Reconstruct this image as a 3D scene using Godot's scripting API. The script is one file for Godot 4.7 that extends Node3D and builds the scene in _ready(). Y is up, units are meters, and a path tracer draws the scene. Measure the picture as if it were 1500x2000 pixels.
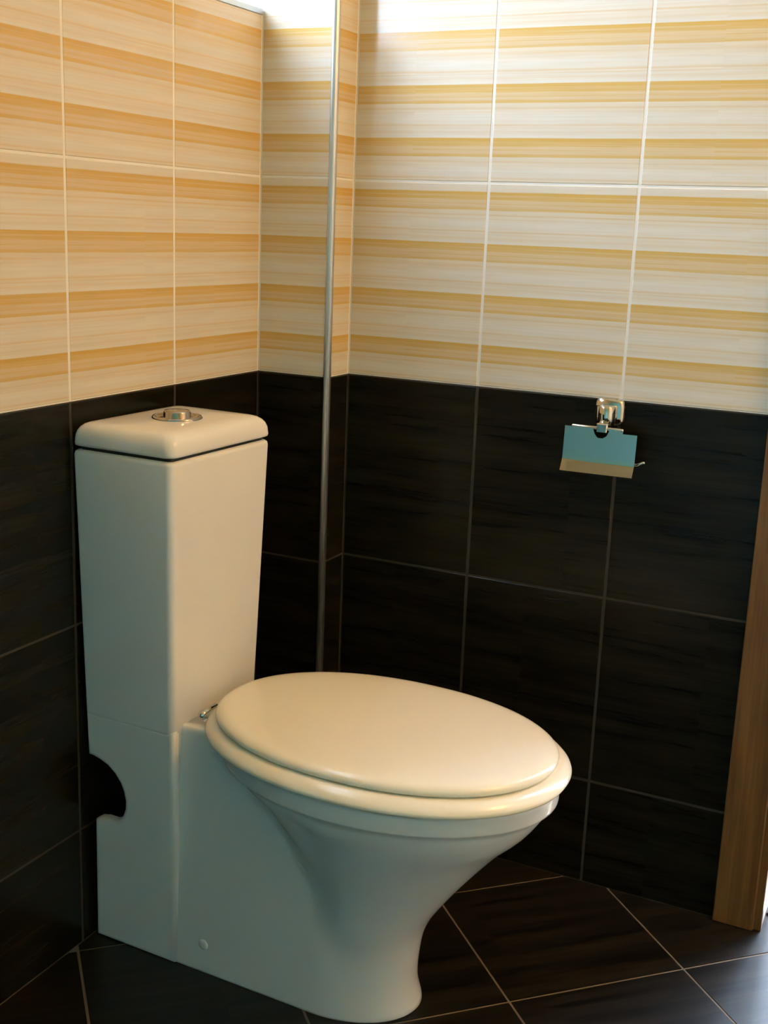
extends Node3D
# A tiled toilet corner: close-coupled toilet against the left wall, pipe boxing in the corner,
# chrome paper holder and a wooden door casing on the right wall. x = along the right wall, z = towards the viewer.

const TW := 0.25            # wall tile width
const TH := 0.3349          # wall tile height
const H0 := 0.8641          # top of the dark tiles
const CX := 0.1424          # pipe boxing, along x
const CZ := 0.0754          # pipe boxing, along z
const RX := 1.9             # room depth along x
const RZ := 2.25            # room depth along z
const RY := 2.5             # ceiling
const SILL := 1.4677        # window sill
const WZ1 := 0.98           # window far edge
const WTOP := 2.2
const DX0 := 0.955          # doorway
const DX1 := 1.755
const DTOP := 2.05
const G := 0.0046           # grout width, upright joints
const GH := 0.0036          # grout width, level joints

var M := {}
var rng := RandomNumberGenerator.new()
var tile_cache := {}

func _ready():
	rng.seed = 7
	# ---- camera
	var cam := Camera3D.new()
	cam.name = "camera"
	add_child(cam)
	cam.transform = Transform3D(Basis(Vector3(0.896418, 0.037482, -0.441622), Vector3(-0.135825, 0.971707, -0.193230), Vector3(0.421885, 0.233198, 0.876146)).orthonormalized(), Vector3(1.1378, 1.1246, 1.8969))
	cam.fov = 46.43
	cam.near = 0.02
	cam.current = true
	# ---- sky and exposure
	var sm := ProceduralSkyMaterial.new()
	sm.sky_top_color = Color(0.80, 0.89, 1.0)
	sm.sky_horizon_color = Color(0.85, 0.92, 1.0)
	sm.ground_bottom_color = Color(0.42, 0.42, 0.40)
	sm.ground_horizon_color = Color(0.62, 0.62, 0.60)
	sm.sky_energy_multiplier = 1.0
	sm.ground_energy_multiplier = 1.0
	var sky := Sky.new()
	sky.sky_material = sm
	var env := Environment.new()
	env.background_mode = Environment.BG_SKY
	env.sky = sky
	env.tonemap_mode = Environment.TONE_MAPPER_LINEAR
	env.background_energy_multiplier = 30.0
	env.tonemap_exposure = 1.08
	env.sdfgi_enabled = true
	env.ssao_enabled = true
	env.ssil_enabled = true
	var we := WorldEnvironment.new()
	we.name = "world_environment"
	we.environment = env
	add_child(we)
	# ---- everything else
	make_materials()
	build_left_wall()
	build_pipe_boxing()
	build_right_wall()
	build_other_walls()
	build_floor()
	build_window()
	build_doorway()
	build_corridor()
	build_toilet()
	build_holder()
	build_ceiling_lamp(Vector3(1.70, RY, 0.34), 0.61)

# ------------------------------------------------------------------ helpers
func tag(o: Node, label: String, category := "", group := "", kind := ""):
	if label != "": o.set_meta("label", label)
	if category != "": o.set_meta("category", category)
	if group != "": o.set_meta("group", group)
	if kind != "": o.set_meta("kind", kind)

func put(called: String, mesh: Mesh, mat: Material, parent: Node = self) -> MeshInstance3D:
	var o := MeshInstance3D.new()
	o.name = called
	o.mesh = mesh
	o.material_override = mat
	parent.add_child(o, true)
	return o

func begin() -> SurfaceTool:
	var st := SurfaceTool.new()
	st.begin(Mesh.PRIMITIVE_TRIANGLES)
	st.set_smooth_group(-1)
	return st

func tri(st: SurfaceTool, a: Vector3, b: Vector3, c: Vector3):
	st.add_vertex(a); st.add_vertex(b); st.add_vertex(c)

# a, b, c, d run clockwise seen from the front
func quad(st: SurfaceTool, a: Vector3, b: Vector3, c: Vector3, d: Vector3):
	tri(st, a, b, c); tri(st, a, c, d)

func box(st: SurfaceTool, a: Vector3, b: Vector3):
	var p := [Vector3(a.x, a.y, a.z), Vector3(b.x, a.y, a.z), Vector3(b.x, b.y, a.z), Vector3(a.x, b.y, a.z), Vector3(a.x, a.y, b.z), Vector3(b.x, a.y, b.z), Vector3(b.x, b.y, b.z), Vector3(a.x, b.y, b.z)]
	for f in [[0, 1, 2, 3], [5, 4, 7, 6], [4, 0, 3, 7], [1, 5, 6, 2], [3, 2, 6, 7], [4, 5, 1, 0]]:
		quad(st, p[f[0]], p[f[1]], p[f[2]], p[f[3]])

func finish(st: SurfaceTool) -> ArrayMesh:
	st.generate_normals()
	return st.commit()

# chamfered box
func bev(a: Vector3, b: Vector3, r: float) -> ArrayMesh:
	var st := begin()
	var c := (a + b) / 2.0
	var h := (b - a) / 2.0
	# faces
	for ax in 3:
		var u := (ax + 1) % 3
		var v := (ax + 2) % 3
		for s in [-1.0, 1.0]:
			var q := []
			for k in [[-1, -1], [1, -1], [1, 1], [-1, 1]]:
				var p := Vector3.ZERO
				p[ax] = s * h[ax]
				p[u] = k[0] * (h[u] - r)
				p[v] = k[1] * (h[v] - r)
				q.append(c + p)
			if s > 0: quad(st, q[3], q[2], q[1], q[0])
			else: quad(st, q[0], q[1], q[2], q[3])
		# edges along ax
		for s in [-1.0, 1.0]:
			for t in [-1.0, 1.0]:
				var e := []
				for k in [[-1, 0], [1, 0], [1, 1], [-1, 1]]:
					var p := Vector3.ZERO
					p[ax] = k[0] * (h[ax] - r)
					p[u] = s * (h[u] if k[1] == 0 else h[u] - r)
					p[v] = t * (h[v] - r if k[1] == 0 else h[v])
					e.append(c + p)
				var n: Vector3 = (e[2] - e[0]).cross(e[1] - e[0])
				if n.dot(e[0] + e[2] - 2.0 * c) > 0: quad(st, e[0], e[1], e[2], e[3])
				else: quad(st, e[3], e[2], e[1], e[0])
	for s in 8:
		var g := Vector3(1 if s & 1 else -1, 1 if s & 2 else -1, 1 if s & 4 else -1)
		var p := [c + g * Vector3(h.x, h.y - r, h.z - r), c + g * Vector3(h.x - r, h.y, h.z - r), c + g * Vector3(h.x - r, h.y - r, h.z)]
		if g.x * g.y * g.z > 0: tri(st, p[0], p[2], p[1])
		else: tri(st, p[0], p[1], p[2])
	return finish(st)

func flip(rings: Array) -> Array:
	var out := rings.duplicate()
	for r in out: r.reverse()
	return out

# closed loft through rings of equal size; rings run anticlockwise seen from above when going up
func loft(rings: Array, cap0 := true, cap1 := true, smooth := true) -> ArrayMesh:
	var st := SurfaceTool.new()
	st.begin(Mesh.PRIMITIVE_TRIANGLES)
	add_loft(st, rings, cap0, cap1, smooth)
	st.generate_normals()
	return st.commit()

func add_loft(st: SurfaceTool, rings: Array, cap0 := true, cap1 := true, smooth := true):
	st.set_smooth_group(0 if smooth else -1)
	var n: int = rings[0].size()
	for i in rings.size() - 1:
		var a = rings[i]
		var b = rings[i + 1]
		for j in n:
			var k := (j + 1) % n
			tri(st, a[j], b[j], b[k])
			tri(st, a[j], b[k], a[k])
	for e in 2:
		if (e == 0 and not cap0) or (e == 1 and not cap1): continue
		var r = rings[0] if e == 0 else rings[-1]
		var m := Vector3.ZERO
		for p in r: m += p
		m /= n
		for j in n:
			var k := (j + 1) % n
			if e == 0: tri(st, m, r[j], r[k])
			else: tri(st, m, r[k], r[j])

# tube along points
func tube(pts: Array, r: float, n := 14, round_ends := true) -> ArrayMesh:
	var rings := []
	var up := Vector3(0, 1, 0)
	var last := pts.size() - 1
	for i in pts.size():
		var d: Vector3 = (pts[mini(i + 1, last)] - pts[maxi(i - 1, 0)]).normalized()
		if absf(d.dot(up)) > 0.95: up = Vector3(0, 0, 1) if absf(d.z) < 0.9 else Vector3(1, 0, 0)
		var s := d.cross(up).normalized()
		var t := s.cross(d).normalized()
		up = t
		var list := [[0.0, 1.0]]
		if round_ends and i == 0: list = [[-0.9, 0.3], [-0.6, 0.75], [0.0, 1.0]]
		elif round_ends and i == last: list = [[0.0, 1.0], [0.6, 0.75], [0.9, 0.3]]
		for l in list:
			var ring := []
			for j in n:
				var a := TAU * j / n
				ring.append(pts[i] + d * r * l[0] + (s * cos(a) + t * sin(a)) * r * l[1])
			rings.append(ring)
	return loft(rings)

# lathe of [radius, height] pairs about an axis
func lathe(prof: Array, at: Vector3, axis: Vector3, n := 40) -> ArrayMesh:
	var d := axis.normalized()
	var s := d.cross(Vector3(0, 0, 1) if absf(d.z) < 0.9 else Vector3(1, 0, 0)).normalized()
	var t := s.cross(d).normalized()
	var rings := []
	for p in prof:
		var ring := []
		for j in n:
			var a := TAU * j / n
			ring.append(at + d * p[1] + (s * cos(a) + t * sin(a)) * p[0])
		rings.append(ring)
	return loft(rings)

# ------------------------------------------------------------------ materials
func plain(c: Color, rough: float, metal := 0.0) -> StandardMaterial3D:
	var m := StandardMaterial3D.new()
	m.albedo_color = c
	m.roughness = rough
	m.metallic = metal
	return m

func lin(r: float, g: float, b: float) -> Color:
	return Color(r, g, b).linear_to_srgb()

func make_materials():
	M.cream = plain(Color.WHITE, 0.16)
	M.cream.albedo_texture = striped_print()
	M.wenge = plain(Color.WHITE, 0.24)
	M.wenge.albedo_texture = wenge_print(11, Vector3(0.0046, 0.0043, 0.0034), Vector3(0.0185, 0.0150, 0.0090))
	M.wenge.metallic_specular = 0.30
	M.floor_tile = plain(Color.WHITE, 0.34)
	M.floor_tile.albedo_texture = wenge_print(23, Vector3(0.0030, 0.0024, 0.0018), Vector3(0.022, 0.0165, 0.0115))
	M.floor_tile.metallic_specular = 0.40
	M.light_grout = plain(lin(0.86, 0.84, 0.78), 0.8)
	M.dark_grout = plain(lin(0.040, 0.033, 0.022), 0.8)
	M.floor_grout = plain(lin(0.20, 0.155, 0.115), 0.8)
	M.ceramic = plain(lin(0.84, 0.84, 0.825), 0.10)
	M.seat = plain(lin(0.93, 0.885, 0.74), 0.18)
	M.chrome = plain(lin(0.60, 0.60, 0.58), 0.05, 1.0)
	M.steel = plain(lin(0.44, 0.41, 0.38), 0.14, 1.0)
	M.alu = plain(lin(0.62, 0.66, 0.70), 0.42, 1.0)
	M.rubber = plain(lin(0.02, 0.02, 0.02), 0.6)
	M.plaster = plain(lin(0.80, 0.79, 0.76), 0.9)
	M.ceiling = plain(lin(0.76, 0.66, 0.46), 0.9)
	M.teal = plain(lin(0.20, 0.57, 0.64), 0.6)
	M.passage = plain(lin(0.72, 0.43, 0.18), 0.8)
	M.beige = plain(lin(0.70, 0.48, 0.25), 0.7)
	M.pvc = plain(lin(0.82, 0.82, 0.82), 0.35)
	M.pale_floor = plain(lin(0.60, 0.46, 0.30), 0.35)
	M.wood = wood_material()
	var glass := plain(Color(0.9, 0.95, 0.95, 0.08), 0.02)
	glass.transparency = BaseMaterial3D.TRANSPARENCY_ALPHA
	M.glass = glass

func mixc(a: Vector3, b: Vector3, t: float) -> Vector3:
	return a.lerp(b, clampf(t, 0.0, 1.0))

# the printed stripes of the cream tiles: four ochre bands to a tile, fine lines between them
func striped_print() -> ImageTexture:
	var w := 256
	var h := 1024
	var pale := Vector3(0.74, 0.70, 0.61)
	var ochre := Vector3(0.66, 0.42, 0.115)
	var nz := FastNoiseLite.new()
	nz.seed = 5
	nz.frequency = 1.0
	nz.fractal_octaves = 3
	var img := Image.create(w, h, false, Image.FORMAT_RGB8)
	for y in h:
		var v := (y + 0.5) / h
		var ph := fposmod(v - 0.037, 0.2515)
		if v < 0.037: ph = 0.18 + (v - 0.012) * 0.3
		for x in w:
			var wob := nz.get_noise_2d(x * 0.004, v * 30.0)
			var fine := nz.get_noise_2d(x * 0.006 + 40.0, v * 190.0)
			var p := ph + wob * 0.0022
			var o := 0.0
			if p < 0.089:
				o = lerpf(1.0, 0.90, smoothstep(0.0, 0.036, p))
				o = lerpf(o, 0.60, smoothstep(0.034, 0.046, p))
				o = lerpf(o, 0.84, smoothstep(0.072, 0.082, p))
				o -= 0.16 * exp(-pow((p - 0.020) / 0.004, 2.0))
				o += 0.14 * exp(-pow((p - 0.058) / 0.003, 2.0))
				o *= smoothstep(-0.002, 0.004, p)
			else:
				o = lerpf(0.84, 0.24, smoothstep(0.086, 0.093, p))
				o = lerpf(o, 0.12, smoothstep(0.10, 0.16, p))
				o += 0.26 * exp(-pow((p - 0.113) / 0.005, 2.0))
				o += 0.12 * exp(-pow((p - 0.132) / 0.003, 2.0))
				o -= 0.08 * exp(-pow((p - 0.160) / 0.012, 2.0))
				o += 0.34 * exp(-pow((p - 0.193) / 0.0045, 2.0))
				o += 0.16 * exp(-pow((p - 0.206) / 0.003, 2.0))
				o += 0.16 * exp(-pow((p - 0.226) / 0.005, 2.0))
				o -= 0.16 * smoothstep(0.236, 0.249, p)
			o += fine * 0.17 + nz.get_noise_2d(x * 0.002 + 200.0, v * 75.0) * 0.12
			var c := mixc(pale, ochre, o) * (1.0 + wob * 0.035)
			img.set_pixel(x, y, Color(c.x, c.y, c.z).linear_to_srgb())
	return ImageTexture.create_from_image(img)

# dark streaky wood print of the wenge tiles, grain along u
func wenge_print(s: int, dark: Vector3, brown: Vector3) -> ImageTexture:
	var w := 512
	var h := 1024
	var nz := FastNoiseLite.new()
	nz.seed = s
	nz.frequency = 1.0
	nz.fractal_octaves = 3
	var img := Image.create(w, h, false, Image.FORMAT_RGB8)
	for y in h:
		var v := float(y) / h
		for x in w:
			var a := nz.get_noise_2d(x * 0.0012, v * 9.0) * 1.1
			var b := nz.get_noise_2d(x * 0.0025 + 90.0, v * 42.0) * 0.9
			var c := nz.get_noise_2d(x * 0.006 + 300.0, v * 170.0) * 0.6
			var t := 0.42 + a * 0.55 + b * 0.45 + c * 0.30
			var q := mixc(dark, brown, t)
			img.set_pixel(x, y, Color(q.x, q.y, q.z).linear_to_srgb())
	return ImageTexture.create_from_image(img)

func wood_material() -> StandardMaterial3D:
	var w := 256
	var h := 1024
	var nz := FastNoiseLite.new()
	nz.seed = 31
	nz.frequency = 1.0
	nz.fractal_octaves = 3
	var img := Image.create(w, h, false, Image.FORMAT_RGB8)
	for y in h:
		for x in w:
			var a := nz.get_noise_2d(x * 0.045, y * 0.0022)
			var b := nz.get_noise_2d(x * 0.25 + 50.0, y * 0.008)
			var q := mixc(Vector3(0.115, 0.050, 0.012), Vector3(0.215, 0.105, 0.030), 0.5 + a * 0.7 + b * 0.4)
			img.set_pixel(x, y, Color(q.x, q.y, q.z).linear_to_srgb())
	var m := plain(Color.WHITE, 0.38)
	m.albedo_texture = ImageTexture.create_from_image(img)
	m.uv1_triplanar = true
	m.uv1_scale = Vector3(3.0, 0.9, 3.0)
	return m

# ------------------------------------------------------------------ wall tiles
# a tile facing +z, centred, with a small bevel; v0..v1 is the part of the print's height that it shows
func tile_mesh(w: float, h: float, v0: float, v1: float, uo: float, un := TW) -> ArrayMesh:
	var key := "%.4f_%.4f_%.3f_%.3f_%.2f" % [w, h, v0, v1, uo]
	if tile_cache.has(key): return tile_cache[key]
	var st := begin()
	var r := 0.0009
	var d := 0.008
	var x := w / 2.0
	var y := h / 2.0
	var o := [Vector3(-x, y, -r), Vector3(x, y, -r), Vector3(x, -y, -r), Vector3(-x, -y, -r)]
	var i := [Vector3(-x + r, y - r, 0), Vector3(x - r, y - r, 0), Vector3(x - r, -y + r, 0), Vector3(-x + r, -y + r, 0)]
	var b := [Vector3(-x, y, -d), Vector3(x, y, -d), Vector3(x, -y, -d), Vector3(-x, -y, -d)]
	var vs := []
	vs.append_array([i[0], i[1], i[2], i[0], i[2], i[3]])
	for j in 4:
		var k := (j + 1) % 4
		vs.append_array([o[j], o[k], i[k], o[j], i[k], i[j]])
		vs.append_array([b[j], b[k], o[k], b[j], o[k], o[j]])
	for p in vs:
		st.set_uv(Vector2(uo + (p.x + x) / un, lerpf(v0, v1, (y - p.y) / h)))
		st.add_vertex(p)
	var m := finish(st)
	tile_cache[key] = m
	return m

# rows of the tiling from the floor up: [bottom, top, dark, v at the top, v at the bottom]
func rows(lo: float, hi: float) -> Array:
	var out := []
	var k := -3
	while k < 6:
		var a := H0 + k * TH
		var b := a + TH
		var bot := maxf(a, lo)
		var top := minf(b, hi)
		if top - bot > 0.012:
			out.append([bot, top, k < 0, (b - top) / TH, (b - bot) / TH])
		k += 1
	return out

# tiles on a wall; f turns (distance along the wall, height) into a point, turn is the tile's rotation about y
func lay(parent: Node, s0: float, s1: float, start: float, lo: float, hi: float, f: Callable, turn: float):
	var k := int(floor((s0 - start) / TW + 0.0001))
	while start + k * TW < s1 - 0.004:
		var a := maxf(start + k * TW, s0)
		var b := minf(start + (k + 1) * TW, s1)
		for r in rows(lo, hi):
			var g0: float = GH / 2.0 if r[0] > 0.001 else 0.001
			var hgt: float = r[1] - r[0] - g0 - GH / 2.0
			var uo: float = [0.0, 0.31, 0.57][rng.randi() % 3]
			var m := tile_mesh(b - a - G, hgt, r[3], r[4], uo)
			var o := put("tile", m, M.wenge if r[2] else M.cream, parent)
			o.position = f.call((a + b) / 2.0, (r[0] + r[1] + g0 - GH / 2.0) / 2.0)
			o.rotation.y = turn
		k += 1

# the bed of grout behind the tiles: boxes in two tones, split at the top of the dark tiles
func bed(parent: Node, boxes: Array):
	var lo := begin()
	var hi := begin()
	var has := [false, false]
	for q in boxes:
		var a: Vector3 = q[0]
		var b: Vector3 = q[1]
		if a.y < H0 - 0.001:
			box(lo, a, Vector3(b.x, minf(b.y, H0), b.z)); has[0] = true
		if b.y > H0 + 0.001:
			box(hi, Vector3(a.x, maxf(a.y, H0), a.z), b); has[1] = true
	if has[0]: put("dark_grout", finish(lo), M.dark_grout, parent)
	if has[1]: put("light_grout", finish(hi), M.light_grout, parent)

func wall_node(called: String, label: String) -> Node3D:
	var o := Node3D.new()
	o.name = called
	add_child(o)
	tag(o, label, "", "", "structure")
	return o

func build_left_wall():
	var w := wall_node("wall_left", "tiled left wall behind the toilet, cream stripes over dark wenge")
	var g := -0.0008
	var t := 0.25
	bed(w, [
		[Vector3(-t, 0, -0.12), Vector3(g, SILL - 0.001, RZ + 0.1)],
		[Vector3(-t, SILL - 0.001, WZ1), Vector3(g, RY, RZ + 0.1)],
		[Vector3(-t, SILL - 0.001, -0.12), Vector3(g, RY, CZ - 0.0014)],
		[Vector3(-t, WTOP, CZ - 0.0014), Vector3(g, RY, WZ1)]])
	var f := func(s: float, y: float): return Vector3(0, y, s)
	lay(w, CZ, WZ1, CZ, 0.0, SILL, f, PI / 2)
	lay(w, CZ, WZ1, CZ, WTOP, RY, f, PI / 2)
	lay(w, WZ1, RZ, CZ, 0.0, RY, f, PI / 2)

func build_pipe_boxing():
	var w := wall_node("wall_corner", "narrow tiled pipe boxing in the corner behind the toilet")
	bed(w, [[Vector3(-0.0008, 0, -0.0008), Vector3(CX - 0.0008, RY, CZ - 0.0008)]])
	var e := 0.0062
	lay(w, 0.0, CX - e, 0.0, 0.0, RY, func(s: float, y: float): return Vector3(s, y, CZ), 0.0)
	lay(w, 0.0, CZ - e, 0.0, 0.0, RY, func(s: float, y: float): return Vector3(CX, y, s), PI / 2)
	# rounded aluminium edge profile
	var rings := []
	for y in [0.001, RY - 0.001]:
		var ring := []
		var c := Vector3(CX - 0.0072, y, CZ - 0.0072)
		ring.append(c + Vector3(-0.002, 0, -0.002))
		for j in 13:
			var a := -0.12 + (PI / 2 + 0.24) * j / 12.0
			ring.append(c + Vector3(sin(PI / 2 - a) * 0.0088, 0, sin(a) * 0.0088))
		ring.reverse()
		rings.append(ring)
	var o := put("trim_1", loft(rings), M.alu)
	tag(o, "vertical brushed aluminium edge profile on the corner boxing", "", "", "structure")

func build_right_wall():
	var w := wall_node("wall_right", "tiled right wall with the paper holder, cream stripes over dark wenge")
	var g := -0.0008
	bed(w, [
		[Vector3(g, 0, -0.12), Vector3(DX0 - 0.012, RY, g)],
		[Vector3(DX1 + 0.012, 0, -0.12), Vector3(RX, RY, g)],
		[Vector3(DX0 - 0.012, DTOP - 0.010, -0.12), Vector3(DX1 + 0.012, RY, g)]])
	var f := func(s: float, y: float): return Vector3(s, y, 0)
	lay(w, CX, DX0 - 0.012, CX, 0.0, RY, f, 0.0)
	lay(w, DX0 - 0.012, DX1 + 0.012, CX, DTOP + 0.012, RY, f, 0.0)
	lay(w, DX1 + 0.012, RX, CX, 0.0, RY, f, 0.0)

func build_other_walls():
	var a := begin()
	box(a, Vector3(-0.25, 0, RZ), Vector3(RX + 0.1, RY, RZ + 0.1))
	tag(put("wall_rear", finish(a), M.teal), "pale teal wall across the room behind the viewer", "", "", "structure")
	var b := begin()
	box(b, Vector3(RX, 0, -0.12), Vector3(RX + 0.1, RY, RZ))
	tag(put("wall_side", finish(b), M.beige), "plain warm beige wall opposite the toilet", "", "", "structure")
	var c := begin()
	box(c, Vector3(-0.25, RY, -0.12), Vector3(RX + 0.1, RY + 0.1, RZ + 0.1))
	tag(put("ceiling", finish(c), M.ceiling), "plain cream ceiling of the toilet room", "", "", "structure")

# ------------------------------------------------------------------ floor
func build_floor():
	var st := begin()
	box(st, Vector3(-0.25, -0.1, -0.12), Vector3(RX + 0.1, -0.0012, RZ + 0.1))
	var fl := put("floor", finish(st), M.floor_grout)
	tag(fl, "dark wenge floor tiles laid diagonally", "", "", "structure")
	var room := PackedVector2Array([Vector2(0.001, 0.001), Vector2(DX0, 0.001), Vector2(DX0, -0.06), Vector2(DX1, -0.06), Vector2(DX1, 0.001), Vector2(RX, 0.001), Vector2(RX, RZ), Vector2(0.001, RZ)])
	var s := 0.302
	var q := sqrt(0.5)
	var eu := Vector2(q, -q)      # grain direction
	var ev := Vector2(q, q)
	var u0 := 0.264 * q           # joint x - z = 0.264
	var v0 := 1.037 * q           # joint x + z = 1.037
	var g := 0.0042
	for i in range(-10, 10):
		for j in range(-6, 10):
			var a := u0 + i * s + g / 2.0
			var b := v0 + j * s + g / 2.0
			var quadp := PackedVector2Array()
			for k in [[0, 0], [1, 0], [1, 1], [0, 1]]:
				quadp.append(eu * (a + k[0] * (s - g)) + ev * (b + k[1] * (s - g)))
			var cut := Geometry2D.intersect_polygons(quadp, room)
			for poly in cut:
				if poly.size() < 3: continue
				var area := 0.0
				for n in poly.size():
					area += poly[n].cross(poly[(n + 1) % poly.size()]) / 2.0
				if absf(area) < 0.0004: continue
				if area < 0: poly.reverse()
				var uo := rng.randf()
				var vo := rng.randf()
				var m := begin()
				var n := poly.size()
				var idx := Geometry2D.triangulate_polygon(poly)
				var P := func(p: Vector2, y: float):
					m.set_uv(Vector2(uo + (p.dot(eu) - a) / 0.32, vo + (p.dot(ev) - b) / 0.32))
					m.add_vertex(Vector3(p.x, y, p.y))
				var t := 0
				while t < idx.size():
					var p0 := poly[idx[t]]
					var p1 := poly[idx[t + 1]]
					var p2 := poly[idx[t + 2]]
					if (p1 - p0).cross(p2 - p0) < 0:
						var tmp := p1; p1 = p2; p2 = tmp
					P.call(p0, 0.0); P.call(p1, 0.0); P.call(p2, 0.0)
					t += 3
				for e in n:
					var p := poly[e]
					var r := poly[(e + 1) % n]
					P.call(p, 0.0); P.call(p, -0.008); P.call(r, -0.008)
					P.call(p, 0.0); P.call(r, -0.008); P.call(r, 0.0)
				put("tile", finish(m), M.floor_tile, fl)

# ------------------------------------------------------------------ window over the toilet
func build_window():
	var w := wall_node("window_1", "white window high in the left wall, above the toilet")
	# plastered reveal lining
	var st := begin()
	box(st, Vector3(-0.25, SILL - 0.006, CZ), Vector3(-0.012, SILL, WZ1))
	put("window_sill", finish(st), M.pvc, w)
	var fr := begin()
	var x0 := -0.20
	var x1 := -0.14
	var t := 0.055
	box(fr, Vector3(x0, SILL, CZ), Vector3(x1, SILL + t, WZ1))
	box(fr, Vector3(x0, WTOP - t, CZ), Vector3(x1, WTOP, WZ1))
	box(fr, Vector3(x0, SILL + t, CZ), Vector3(x1, WTOP - t, CZ + t))
	box(fr, Vector3(x0, SILL + t, WZ1 - t), Vector3(x1, WTOP - t, WZ1))
	put("window_frame", finish(fr), M.pvc, w)
	var mid := (CZ + WZ1) / 2.0
	put("mullion", bev(Vector3(x0, SILL + t, mid - 0.035), Vector3(x1 + 0.008, WTOP - t, mid + 0.035), 0.004), M.pvc, w)
	for p in [[CZ + t, mid - 0.035], [mid + 0.035, WZ1 - t]]:
		var gl := begin()
		box(gl, Vector3(-0.174, SILL + t, p[0]), Vector3(-0.170, WTOP - t, p[1]))
		put("pane", finish(gl), M.glass, w)
	# metal edge profile along the top of the tiles under the window
	var tr := put("trim_2", bev(Vector3(-0.012, SILL - 0.009, CZ + 0.001), Vector3(0.0018, SILL + 0.0015, WZ1), 0.0012), M.alu)
	tag(tr, "grey metal edge profile along the window sill", "", "", "structure")

# ------------------------------------------------------------------ doorway and the passage behind it
func build_doorway():
	var d := wall_node("door_1", "brown wooden casing of the open doorway at the right")
	var cw := 0.0665
	var x0 := 0.8762
	put("casing", bev(Vector3(x0, 0.0, 0.0), Vector3(x0 + cw, DTOP + 0.05, 0.0115), 0.002), M.wood, d)
	put("casing", bev(Vector3(DX1 + 0.0125, 0.0, 0.0), Vector3(DX1 + 0.0125 + cw, DTOP + 0.05, 0.0115), 0.002), M.wood, d)
	put("head_casing", bev(Vector3(x0 + cw, DTOP - 0.012, 0.0), Vector3(DX1 + 0.0125, DTOP + 0.05, 0.0115), 0.002), M.wood, d)
	put("jamb", bev(Vector3(DX0 - 0.02, 0.0, -0.009), Vector3(DX0, DTOP, 0.004), 0.001), M.wood, d)
	put("jamb", bev(Vector3(DX1, 0.0, -0.009), Vector3(DX1 + 0.02, DTOP, 0.004), 0.001), M.wood, d)
	put("jamb", bev(Vector3(DX0, DTOP - 0.02, -0.009), Vector3(DX1, DTOP, 0.004), 0.001), M.wood, d)
	put("reveal", bev(Vector3(DX0 - 0.02, 0.0, -0.125), Vector3(DX0 - 0.001, DTOP, -0.0091), 0.001), M.plaster, d)
	put("reveal", bev(Vector3(DX1 + 0.001, 0.0, -0.125), Vector3(DX1 + 0.02, DTOP, -0.0091), 0.001), M.plaster, d)
	put("reveal", bev(Vector3(DX0 - 0.001, DTOP - 0.019, -0.125), Vector3(DX1 + 0.001, DTOP, -0.0091), 0.001), M.plaster, d)
	put("threshold", bev(Vector3(DX0, -0.004, -0.085), Vector3(DX1, 0.006, -0.055), 0.002), M.steel, d)

func build_corridor():
	var x0 := 0.2
	var x1 := 2.6
	var z1 := -0.55
	var wx0 := 0.45
	var wx1 := 1.46
	var wy0 := 0.08
	var wy1 := 2.3
	var fl := begin()
	box(fl, Vector3(x0 - 0.1, -0.1, z1 - 0.1), Vector3(x1 + 0.1, 0.0, -0.1201))
	box(fl, Vector3(DX0, -0.0012, -0.1201), Vector3(DX1, 0.0, -0.07))
	tag(put("floor_passage", finish(fl), M.pale_floor), "pale floor of the bright passage beyond the doorway", "", "", "structure")
	var st := begin()
	box(st, Vector3(x0 - 0.1, 0, z1), Vector3(x0, RY, -0.12))
	box(st, Vector3(x1, 0, z1), Vector3(x1 + 0.1, RY, -0.12))
	box(st, Vector3(RX + 0.1, 0, -0.12), Vector3(x1 + 0.1, RY, -0.02))
	box(st, Vector3(x0 - 0.1, 0, z1 - 0.1), Vector3(wx0, RY, z1))
	box(st, Vector3(wx1, 0, z1 - 0.1), Vector3(x1 + 0.1, RY, z1))
	box(st, Vector3(wx0, wy1, z1 - 0.1), Vector3(wx1, RY, z1))
	box(st, Vector3(wx0, 0, z1 - 0.1), Vector3(wx1, wy0, z1))
	tag(put("wall_passage", finish(st), M.passage), "warm sand-coloured walls of the passage beyond the doorway", "", "", "structure")
	var c := begin()
	box(c, Vector3(x0 - 0.1, RY, z1 - 0.1), Vector3(x1 + 0.1, RY + 0.1, -0.12))
	tag(put("ceiling_passage", finish(c), M.plaster), "white ceiling of the passage beyond the doorway", "", "", "structure")
	var w := wall_node("window_2", "tall glazed window of the passage beyond the doorway")
	var fr := begin()
	var za := z1 - 0.07
	var zb := z1 - 0.01
	var t := 0.05
	box(fr, Vector3(wx0, wy0, za), Vector3(wx1, wy0 + t, zb))
	box(fr, Vector3(wx0, wy1 - t, za), Vector3(wx1, wy1, zb))
	var mid := (wx0 + wx1) / 2.0
	for x in [wx0, mid - t / 2.0, wx1 - t]:
		box(fr, Vector3(x, wy0 + t, za), Vector3(x + t, wy1 - t, zb))
	put("window_frame", finish(fr), M.pvc, w)
	for p in [[wx0 + t, mid - t / 2.0], [mid + t / 2.0, wx1 - t]]:
		var gl := begin()
		box(gl, Vector3(p[0], wy0 + t, z1 - 0.044), Vector3(p[1], wy1 - t, z1 - 0.04))
		put("pane", finish(gl), M.glass, w)

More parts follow.
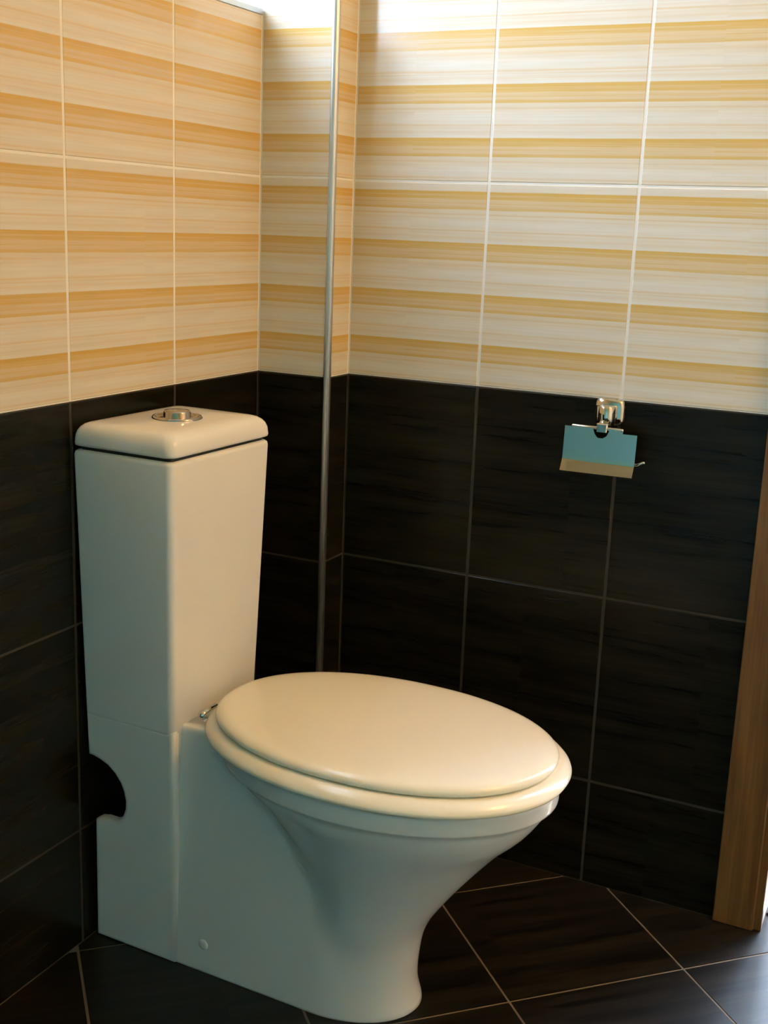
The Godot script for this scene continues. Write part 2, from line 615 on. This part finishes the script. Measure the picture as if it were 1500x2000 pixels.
# ------------------------------------------------------------------ toilet
func interp(tab: Array, y: float, k: int) -> float:
	for i in tab.size() - 1:
		if y <= tab[i + 1][0]:
			var t: float = (y - tab[i][0]) / (tab[i + 1][0] - tab[i][0])
			# Catmull-Rom through the neighbours
			var p0: float = tab[maxi(i - 1, 0)][k]
			var p1: float = tab[i][k]
			var p2: float = tab[i + 1][k]
			var p3: float = tab[mini(i + 2, tab.size() - 1)][k]
			var d0: float = tab[i + 1][0] - tab[maxi(i - 1, 0)][0]
			var d1: float = tab[mini(i + 2, tab.size() - 1)][0] - tab[i][0]
			var hh: float = tab[i + 1][0] - tab[i][0]
			var m1 := (p2 - p0) / d0 * hh
			var m2 := (p3 - p1) / d1 * hh
			var t2 := t * t
			var t3 := t2 * t
			return (2 * t3 - 3 * t2 + 1) * p1 + (t3 - 2 * t2 + t) * m1 + (-2 * t3 + 3 * t2) * p2 + (t3 - t2) * m2
	return tab[-1][k]

# egg outline: back end xa, widest at xm, tip xb, half width hw
func egg(xa: float, xm: float, xb: float, hw: float, y: float, n := 120, pw := 2.12) -> Array:
	var out := []
	for j in n:
		var a := TAU * j / n
		var c := cos(a)
		var s := sin(a)
		var ex := pow(absf(c), 2.0 / pw) * signf(c)
		var ez := pow(absf(s), 2.0 / pw) * signf(s)
		out.append(Vector3(xm + (ex * (xb - xm) if ex > 0 else ex * (xm - xa)), y, ez * hw))
	out.reverse()
	return out

func smin(a: float, b: float, k: float) -> float:
	var h := clampf(0.5 + 0.5 * (b - a) / k, 0.0, 1.0)
	return lerpf(b, a, h) - k * h * (1.0 - h)

func round_rect(x0: float, x1: float, hw: float, r: float, rb: float, y: float, n := 8) -> Array:
	var out := []
	for q in 4:
		var rr := r if q == 0 or q == 3 else rb
		var cx := (x1 - rr) if q == 0 or q == 3 else (x0 + rr)
		var cz := (hw - rr) if q < 2 else -(hw - rr)
		for j in n + 1:
			var a := PI / 2 * (q + float(j) / n)
			out.append(Vector3(cx + cos(a) * rr, y, cz + sin(a) * rr))
	out.reverse()
	return out

func hw_at(y: float) -> float:
	return 0.0955 + 0.0365 * y

func build_toilet():
	var t := Node3D.new()
	t.name = "toilet"
	add_child(t)
	t.position = Vector3(0.0080, 0, 0.4550)
	t.rotation.y = -0.025
	tag(t, "white close-coupled toilet with closed lid against the left wall", "toilet")
	build_pan(t)
	# cistern body
	var rings := []
	var ys := [0.386, 0.388, 0.392, 0.5, 0.6, 0.7, 0.79, 0.7945, 0.797]
	for y in ys:
		var ins := 0.0
		if y < 0.387: ins = 0.0008
		if y > 0.795: ins = 0.004
		elif y > 0.792: ins = 0.001
		rings.append(round_rect(0.0 + ins, 0.1545 + 0.0265 * y - ins, hw_at(y) - ins, 0.011, 0.006, y))
	put("cistern", loft(rings), M.ceramic, t)
	# dark shadow gap gasket under the lid
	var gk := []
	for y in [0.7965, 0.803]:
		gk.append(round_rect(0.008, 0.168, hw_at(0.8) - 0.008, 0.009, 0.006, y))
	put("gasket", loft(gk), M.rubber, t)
	# cistern lid: flat sides, big soft edge, faintly crowned top
	var lr := []
	var lw := hw_at(0.8) + 0.001
	var lx := 0.1775
	for p in [[0.8025, 0.003], [0.804, 0.0005], [0.807, 0.0], [0.818, 0.0012], [0.8245, 0.0036], [0.8295, 0.0075], [0.8332, 0.0130], [0.8352, 0.0195], [0.8362, 0.030], [0.8366, 0.05]]:
		lr.append(round_rect(0.0 + p[1] * 0.6, lx - p[1], lw - p[1], maxf(0.016 - p[1] * 0.1, 0.006), 0.010, p[0]))
	var lid := put("cistern_lid", loft(lr), M.ceramic, t)
	# dual flush button: chrome ring, dished plate and raised knob
	var bp := Vector3(0.091, 0.8352, 0.0)
	var btn := put("flush_button", lathe([[0.0365, -0.002], [0.0375, 0.0022], [0.0360, 0.0046], [0.0330, 0.0050], [0.0310, 0.0040], [0.0290, 0.0022], [0.0215, 0.0018], [0.0205, 0.0030], [0.0198, 0.0105], [0.0185, 0.0125], [0.0120, 0.0134], [0.001, 0.0137]], bp, Vector3.UP), M.steel, t)
	tag(btn, "round chrome flush button")
	# seat ring
	var o := [0.182, 0.458, 0.726, 0.1975]
	var sr := []
	for p in [[0.4025, 0.012], [0.4028, 0.005], [0.4045, 0.0012], [0.4072, 0.0], [0.4105, 0.0012], [0.4142, 0.0045], [0.4176, 0.0092], [0.4203, 0.0145], [0.4221, 0.0200], [0.4228, 0.0260]]:
		sr.append(egg(o[0] + p[1], o[1], o[2] - p[1], o[3] - p[1], p[0]))
	for p in [[0.4220, 0.072], [0.4180, 0.080], [0.4080, 0.080], [0.4035, 0.074]]:
		sr.append(egg(o[0] + p[1], o[1], o[2] - p[1], o[3] - p[1], p[0]))
	sr.append(sr[0])
	put("seat", loft(sr, false, false), M.seat, t)
	# lid, gently domed
	var e := [0.196, 0.452, 0.7080, 0.1775]
	var ld := []
	for p in [[0.4232, 0.008], [0.4236, 0.003], [0.4256, 0.0005], [0.4285, 0.0], [0.4318, 0.0018], [0.4350, 0.006], [0.4372, 0.013], [0.4386, 0.024], [0.4400, 0.045], [0.4412, 0.075], [0.4420, 0.11], [0.4424, 0.15]]:
		ld.append(egg(e[0] + p[1], e[1], e[2] - p[1], e[3] - p[1], p[0]))
	put("seat_lid", loft(ld), M.seat, t)
	# hinges
	for s in [-1.0, 1.0]:
		var hz: float = s * 0.052
		var hi := put("hinge", tube([Vector3(0.188, 0.412, hz - 0.016), Vector3(0.188, 0.412, hz + 0.016)], 0.0075), M.chrome, t)
		put("hinge_post", lathe([[0.009, 0.0], [0.009, 0.004], [0.0055, 0.006], [0.0055, 0.013]], Vector3(0.188, 0.3945, hz), Vector3.UP, 20), M.chrome, hi)
	# floor bolt cap on the near side
	for s in [-1.0, 1.0]:
		put("bolt_cap", lathe([[0.0085, -0.002], [0.0085, 0.0006], [0.0070, 0.0018], [0.004, 0.0026], [0.001, 0.0029]], Vector3(0.205, 0.047, s * 0.0885), Vector3(0, 0, s), 20), M.ceramic, t)

func build_pan(t: Node3D):
	var st := SurfaceTool.new()
	st.begin(Mesh.PRIMITIVE_TRIANGLES)
	# front: flat-sided pedestal smoothly joined to the flaring bowl
	var tab := [ # y, bowl centre x, half length, half width
		[0.00, 0.445, 0.055, 0.060], [0.10, 0.450, 0.066, 0.076], [0.143, 0.453, 0.083, 0.091], [0.184, 0.459, 0.103, 0.101], [0.236, 0.470, 0.130, 0.118],
		[0.291, 0.473, 0.172, 0.142], [0.323, 0.474, 0.203, 0.159], [0.348, 0.466, 0.229, 0.172], [0.360, 0.462, 0.240, 0.1755], [0.368, 0.460, 0.245, 0.1775]]
	var ys := []
	for i in 37: ys.append(0.368 * i / 36.0)
	ys.append_array([0.3702, 0.3725, 0.376, 0.380, 0.385, 0.389, 0.3925, 0.3955, 0.397, 0.3976])
	ys.insert(1, 0.003)
	var n := 168
	var c0 := Vector2(0.40, 0.0)
	var rings := []
	for y in ys:
		var cx: float
		var a: float
		var b: float
		if y <= 0.3681:
			cx = interp(tab, y, 1); a = interp(tab, y, 2); b = interp(tab, y, 3)
		else:
			# rim bead
			var q: float = (y - 0.368) / (0.3976 - 0.368)
			var r := 0.0070 * sqrt(maxf(0.0, 1.0 - pow((q - 0.45) / 0.62, 4.0)))
			cx = 0.460; a = 0.246 + r; b = 0.1780 + r
			if y > 0.3955: a -= 0.004; b -= 0.004
		var flare := 0.010 * exp(-pow(y / 0.022, 2.0))
		var xn: float = 0.519 + flare + 0.004 * smoothstep(0.05, 0.13, y)
		if y < 0.002: xn -= 0.003
		var hp: float = 0.0885 + 0.35 * flare * 0.3
		var top := 0.0
		if y > 0.389: top = 0.006 * (1.0 - sqrt(maxf(0.0, 1.0 - pow((y - 0.389) / 0.009, 2.0))))
		hp -= top
		var ring := []
		for j in n:
			var th := TAU * j / n
			var d := Vector2(cos(th), sin(th))
			var lo := 0.0
			var hi := 0.45
			for k in 22:
				var m := (lo + hi) / 2.0
				var p := c0 + d * m
				# pedestal: straight sides with a half-elliptic nose
				var fp: float
				if p.x < 0.395:
					fp = maxf(absf(p.y) - hp, 0.130 - p.x)
				else:
					fp = (sqrt(pow((p.x - 0.395) / (xn - 0.395), 2.0) + pow(p.y / hp, 2.0)) - 1.0) * hp
				var fb := (sqrt(pow((p.x - cx) / a, 2.0) + pow(p.y / b, 2.0)) - 1.0) * b
				var f := smin(fp, fb, 0.014)
				if f < 0.0: lo = m
				else: hi = m
			ring.append(Vector3(c0.x + d.x * lo, y, d.y * lo))
		ring.reverse()
		rings.append(ring)
	add_loft(st, rings)
	# rear block below the cistern, with the round-topped pipe notch at the wall
	var prof := PackedVector2Array()
	prof.append(Vector2(0.0, 0.0))
	prof.append(Vector2(0.008, 0.2085))
	for p in [[0.016, 0.2135], [0.030, 0.2165], [0.046, 0.2165], [0.056, 0.221], [0.063, 0.230], [0.0675, 0.242], [0.0685, 0.256], [0.066, 0.270], [0.060, 0.284], [0.050, 0.297], [0.037, 0.307], [0.022, 0.313], [0.010, 0.316]]:
		prof.append(Vector2(p[0], p[1]))
	prof.append(Vector2(0.0, 0.317))
	prof.append(Vector2(0.0, 0.392))
	prof.append(Vector2(0.1545 + 0.0265 * 0.392, 0.392))
	prof.append(Vector2(0.1545, 0.0))
	var m := prof.size()
	var inset := func(r: float) -> Array:
		var out := []
		for i in m:
			var p0 := prof[(i + m - 1) % m]
			var p1 := prof[i]
			var p2 := prof[(i + 1) % m]
			# profile runs clockwise in (x, y): inward is to the right
			var n1 := Vector2((p1 - p0).y, -(p1 - p0).x).normalized()
			var n2 := Vector2((p2 - p1).y, -(p2 - p1).x).normalized()
			var nn := (n1 + n2).normalized()
			out.append(p1 + nn * r / maxf(nn.dot(n1), 0.5))
		return out
	# two side panels around a hollow that is open to the wall, and a solid front part
	var bevs := [[0.007, 0.0], [0.0035, 0.0007], [0.0012, 0.0027], [0.0, 0.006], [0.0, 0.014]]
	var flat := PackedVector2Array()
	for p in inset.call(0.007): flat.append(p)
	var idx := Geometry2D.triangulate_polygon(flat)
	for s in [-1.0, 1.0]:
		var layers := []
		for bv in bevs:
			var ring := []
			for p in inset.call(bv[0]):
				ring.append(Vector3(p.x, p.y, s * (hw_at(p.y) - bv[1])))
			layers.append(ring)
		st.set_smooth_group(1)
		for i in layers.size() - 1:
			for j in m:
				var k := (j + 1) % m
				if s < 0:
					tri(st, layers[i][j], layers[i + 1][k], layers[i + 1][j])
					tri(st, layers[i][j], layers[i][k], layers[i + 1][k])
				else:
					tri(st, layers[i][j], layers[i + 1][j], layers[i + 1][k])
					tri(st, layers[i][j], layers[i + 1][k], layers[i][k])
		st.set_smooth_group(-1)
		for e in [0, layers.size() - 1]:
			var i := 0
			while i < idx.size():
				var a: Vector3 = layers[e][idx[i]]
				var b: Vector3 = layers[e][idx[i + 1]]
				var c: Vector3 = layers[e][idx[i + 2]]
				var nz := (c - a).cross(b - a).z
				if (nz > 0) == ((s > 0) == (e == 0)): tri(st, a, b, c)
				else: tri(st, a, c, b)
				i += 3
	var core := []
	for y in [0.0, 0.2, 0.39]:
		core.append(round_rect(0.082, 0.1543 + 0.0265 * y, hw_at(y) - 0.007, 0.004, 0.004, y))
	add_loft(st, core, true, true, false)
	st.generate_normals()
	put("pan", st.commit(), M.ceramic, t)

# ------------------------------------------------------------------ paper holder
func build_holder():
	var h := Node3D.new()
	h.name = "paper_holder"
	add_child(h)
	h.position = Vector3(0.6265, 0.845, 0.0)
	tag(h, "chrome toilet paper holder with cover flap on the dark right wall", "paper holder")
	# wall rosette: a rounded square cushion
	var ros := []
	for p in [[0.0, 0.0], [0.004, 0.0], [0.0085, 0.0012], [0.0115, 0.0042], [0.0130, 0.009], [0.0134, 0.015]]:
		var ring := []
		for j in 48:
			var a := TAU * j / 48.0
			var cs := cos(a)
			var sn := sin(a)
			ring.append(Vector3(pow(absf(cs), 0.55) * signf(cs) * (0.0255 - p[1]), pow(absf(sn), 0.55) * signf(sn) * (0.0235 - p[1]) - 0.001, p[0]))
		ros.append(ring)
	put("wall_plate", loft(flip(ros)), M.chrome, h)
	# upright barrel in front of the rosette, joined to it by a short neck
	put("barrel", lathe([[0.0110, -0.0165], [0.0132, -0.0150], [0.0137, 0.0], [0.0132, 0.0140], [0.0110, 0.0158], [0.001, 0.0164]], Vector3(0.002, -0.003, 0.030), Vector3.UP), M.chrome, h)
	put("neck", lathe([[0.0095, 0.0], [0.0085, 0.004], [0.0085, 0.018]], Vector3(0.002, -0.003, 0.0115), Vector3(0, 0, 1), 24), M.chrome, h)
	# hinge rod that carries the flap
	put("hinge_rod", tube([Vector3(-0.047, -0.0225, 0.047), Vector3(0.034, -0.0225, 0.047)], 0.0030), M.chrome, h)
	put("clamp", bev(Vector3(-0.0085, -0.030, 0.038), Vector3(0.0105, -0.014, 0.0505), 0.002), M.chrome, h)
	# flap: slightly bowed plate with a half-round cut-out at the top and a lower edge rolled back to the wall
	var x0 := -0.0585
	var x1 := 0.0590
	var prof := []   # (y, z) down the plate
	for i in 41:
		var q := i / 40.0
		prof.append(Vector2(-0.0225 - 0.050 * q, 0.0505 + 0.003 * q))
	var last: Vector2 = prof[-1]
	for i in range(1, 11):
		var a := 0.50 * minf(1.0, i / 3.0)
		last += Vector2(-cos(a), sin(a)) * 0.0024
		prof.append(last)
	var st := SurfaceTool.new()
	st.begin(Mesh.PRIMITIVE_TRIANGLES)
	var nx := 118
	var th := 0.0012
	var keep := func(ix: int, iy: int) -> bool:
		var xm := lerpf(x0, x1, (ix + 0.5) / nx)
		var ym: float = (prof[iy].x + prof[iy + 1].x) / 2.0
		var dx := (xm - 0.001) / 0.0125
		var dy := (ym + 0.0225) / 0.0155
		if dx * dx + dy * dy < 1.0: return false
		# the top corner right of the rod is cut lower
		if xm > 0.036 and ym > -0.0275: return false
		return true
	var pt := func(ix: int, iy: int, back: bool) -> Vector3:
		var p: Vector2 = prof[iy]
		var q0: Vector2 = prof[maxi(iy - 1, 0)]
		var q1: Vector2 = prof[mini(iy + 1, prof.size() - 1)]
		var d := (q1 - q0).normalized()
		var nrm := Vector2(-d.y, d.x)      # (y, z) direction pointing out of the front
		if nrm.y < 0: nrm = -nrm
		var o := p - nrm * (th if back else 0.0)
		var px := lerpf(x0, x1, float(ix) / nx)
		return Vector3(px, o.x, o.y - 0.035 * px)
	st.set_smooth_group(0)
	for iy in prof.size() - 1:
		for ix in nx:
			if not keep.call(ix, iy): continue
			quad(st, pt.call(ix, iy, false), pt.call(ix + 1, iy, false), pt.call(ix + 1, iy + 1, false), pt.call(ix, iy + 1, false))
	st.set_smooth_group(1)
	for iy in prof.size() - 1:
		for ix in nx:
			if not keep.call(ix, iy): continue
			quad(st, pt.call(ix, iy, true), pt.call(ix, iy + 1, true), pt.call(ix + 1, iy + 1, true), pt.call(ix + 1, iy, true))
	st.set_smooth_group(-1)
	for iy in prof.size() - 1:
		for ix in nx:
			if not keep.call(ix, iy): continue
			if ix == 0 or not keep.call(ix - 1, iy): quad(st, pt.call(ix, iy, true), pt.call(ix, iy, false), pt.call(ix, iy + 1, false), pt.call(ix, iy + 1, true))
			if ix == nx - 1 or not keep.call(ix + 1, iy): quad(st, pt.call(ix + 1, iy, false), pt.call(ix + 1, iy, true), pt.call(ix + 1, iy + 1, true), pt.call(ix + 1, iy + 1, false))
			if iy == 0 or not keep.call(ix, iy - 1): quad(st, pt.call(ix, iy, true), pt.call(ix + 1, iy, true), pt.call(ix + 1, iy, false), pt.call(ix, iy, false))
			if iy == prof.size() - 2: quad(st, pt.call(ix, iy + 1, false), pt.call(ix + 1, iy + 1, false), pt.call(ix + 1, iy + 1, true), pt.call(ix, iy + 1, true))
	st.generate_normals()
	put("flap", st.commit(), M.chrome, h)
	# bent roll bar behind the flap, its free end showing at the lower right
	var bar := []
	bar.append(Vector3(-0.047, -0.0225, 0.044))
	bar.append(Vector3(-0.050, -0.050, 0.040))
	for i in 7:
		var a := PI / 2 * i / 6.0
		bar.append(Vector3(-0.050 + 0.012 * (1.0 - cos(a)), -0.066 - 0.012 * sin(a), 0.036))
	bar.append(Vector3(0.040, -0.078, 0.036))
	bar.append(Vector3(0.060, -0.077, 0.036))
	bar.append(Vector3(0.070, -0.072, 0.036))
	put("roll_bar", tube(bar, 0.0026, 12), M.chrome, h)

# ------------------------------------------------------------------ ceiling lamp
func build_ceiling_lamp(at: Vector3, energy: float):
	var o := Node3D.new()
	o.name = "ceiling_lamp"
	add_child(o)
	o.position = at
	tag(o, "round warm glass lamp on the ceiling of the toilet room", "lamp")
	put("lamp_base", lathe([[0.085, 0.0], [0.085, -0.018], [0.080, -0.022], [0.002, -0.022]], Vector3.ZERO, Vector3.UP), M.pvc, o)
	var warm := lin(1.0, 0.63, 0.24)
	var gm := plain(Color(0.9, 0.85, 0.75), 0.4)
	gm.emission_enabled = true
	gm.emission = warm
	gm.emission_energy_multiplier = 2.0
	put("lamp_shade", lathe([[0.078, -0.0222], [0.082, -0.035], [0.076, -0.052], [0.058, -0.070], [0.030, -0.080], [0.002, -0.082]], Vector3.ZERO, Vector3.UP), gm, o)
	var l := OmniLight3D.new()
	l.name = "lamp_light"
	l.light_color = warm
	l.light_energy = energy
	l.light_size = 0.08
	l.omni_range = 8.0
	l.omni_attenuation = 2.0
	l.shadow_enabled = true
	l.position = Vector3(0, -0.18, 0)
	o.add_child(l)
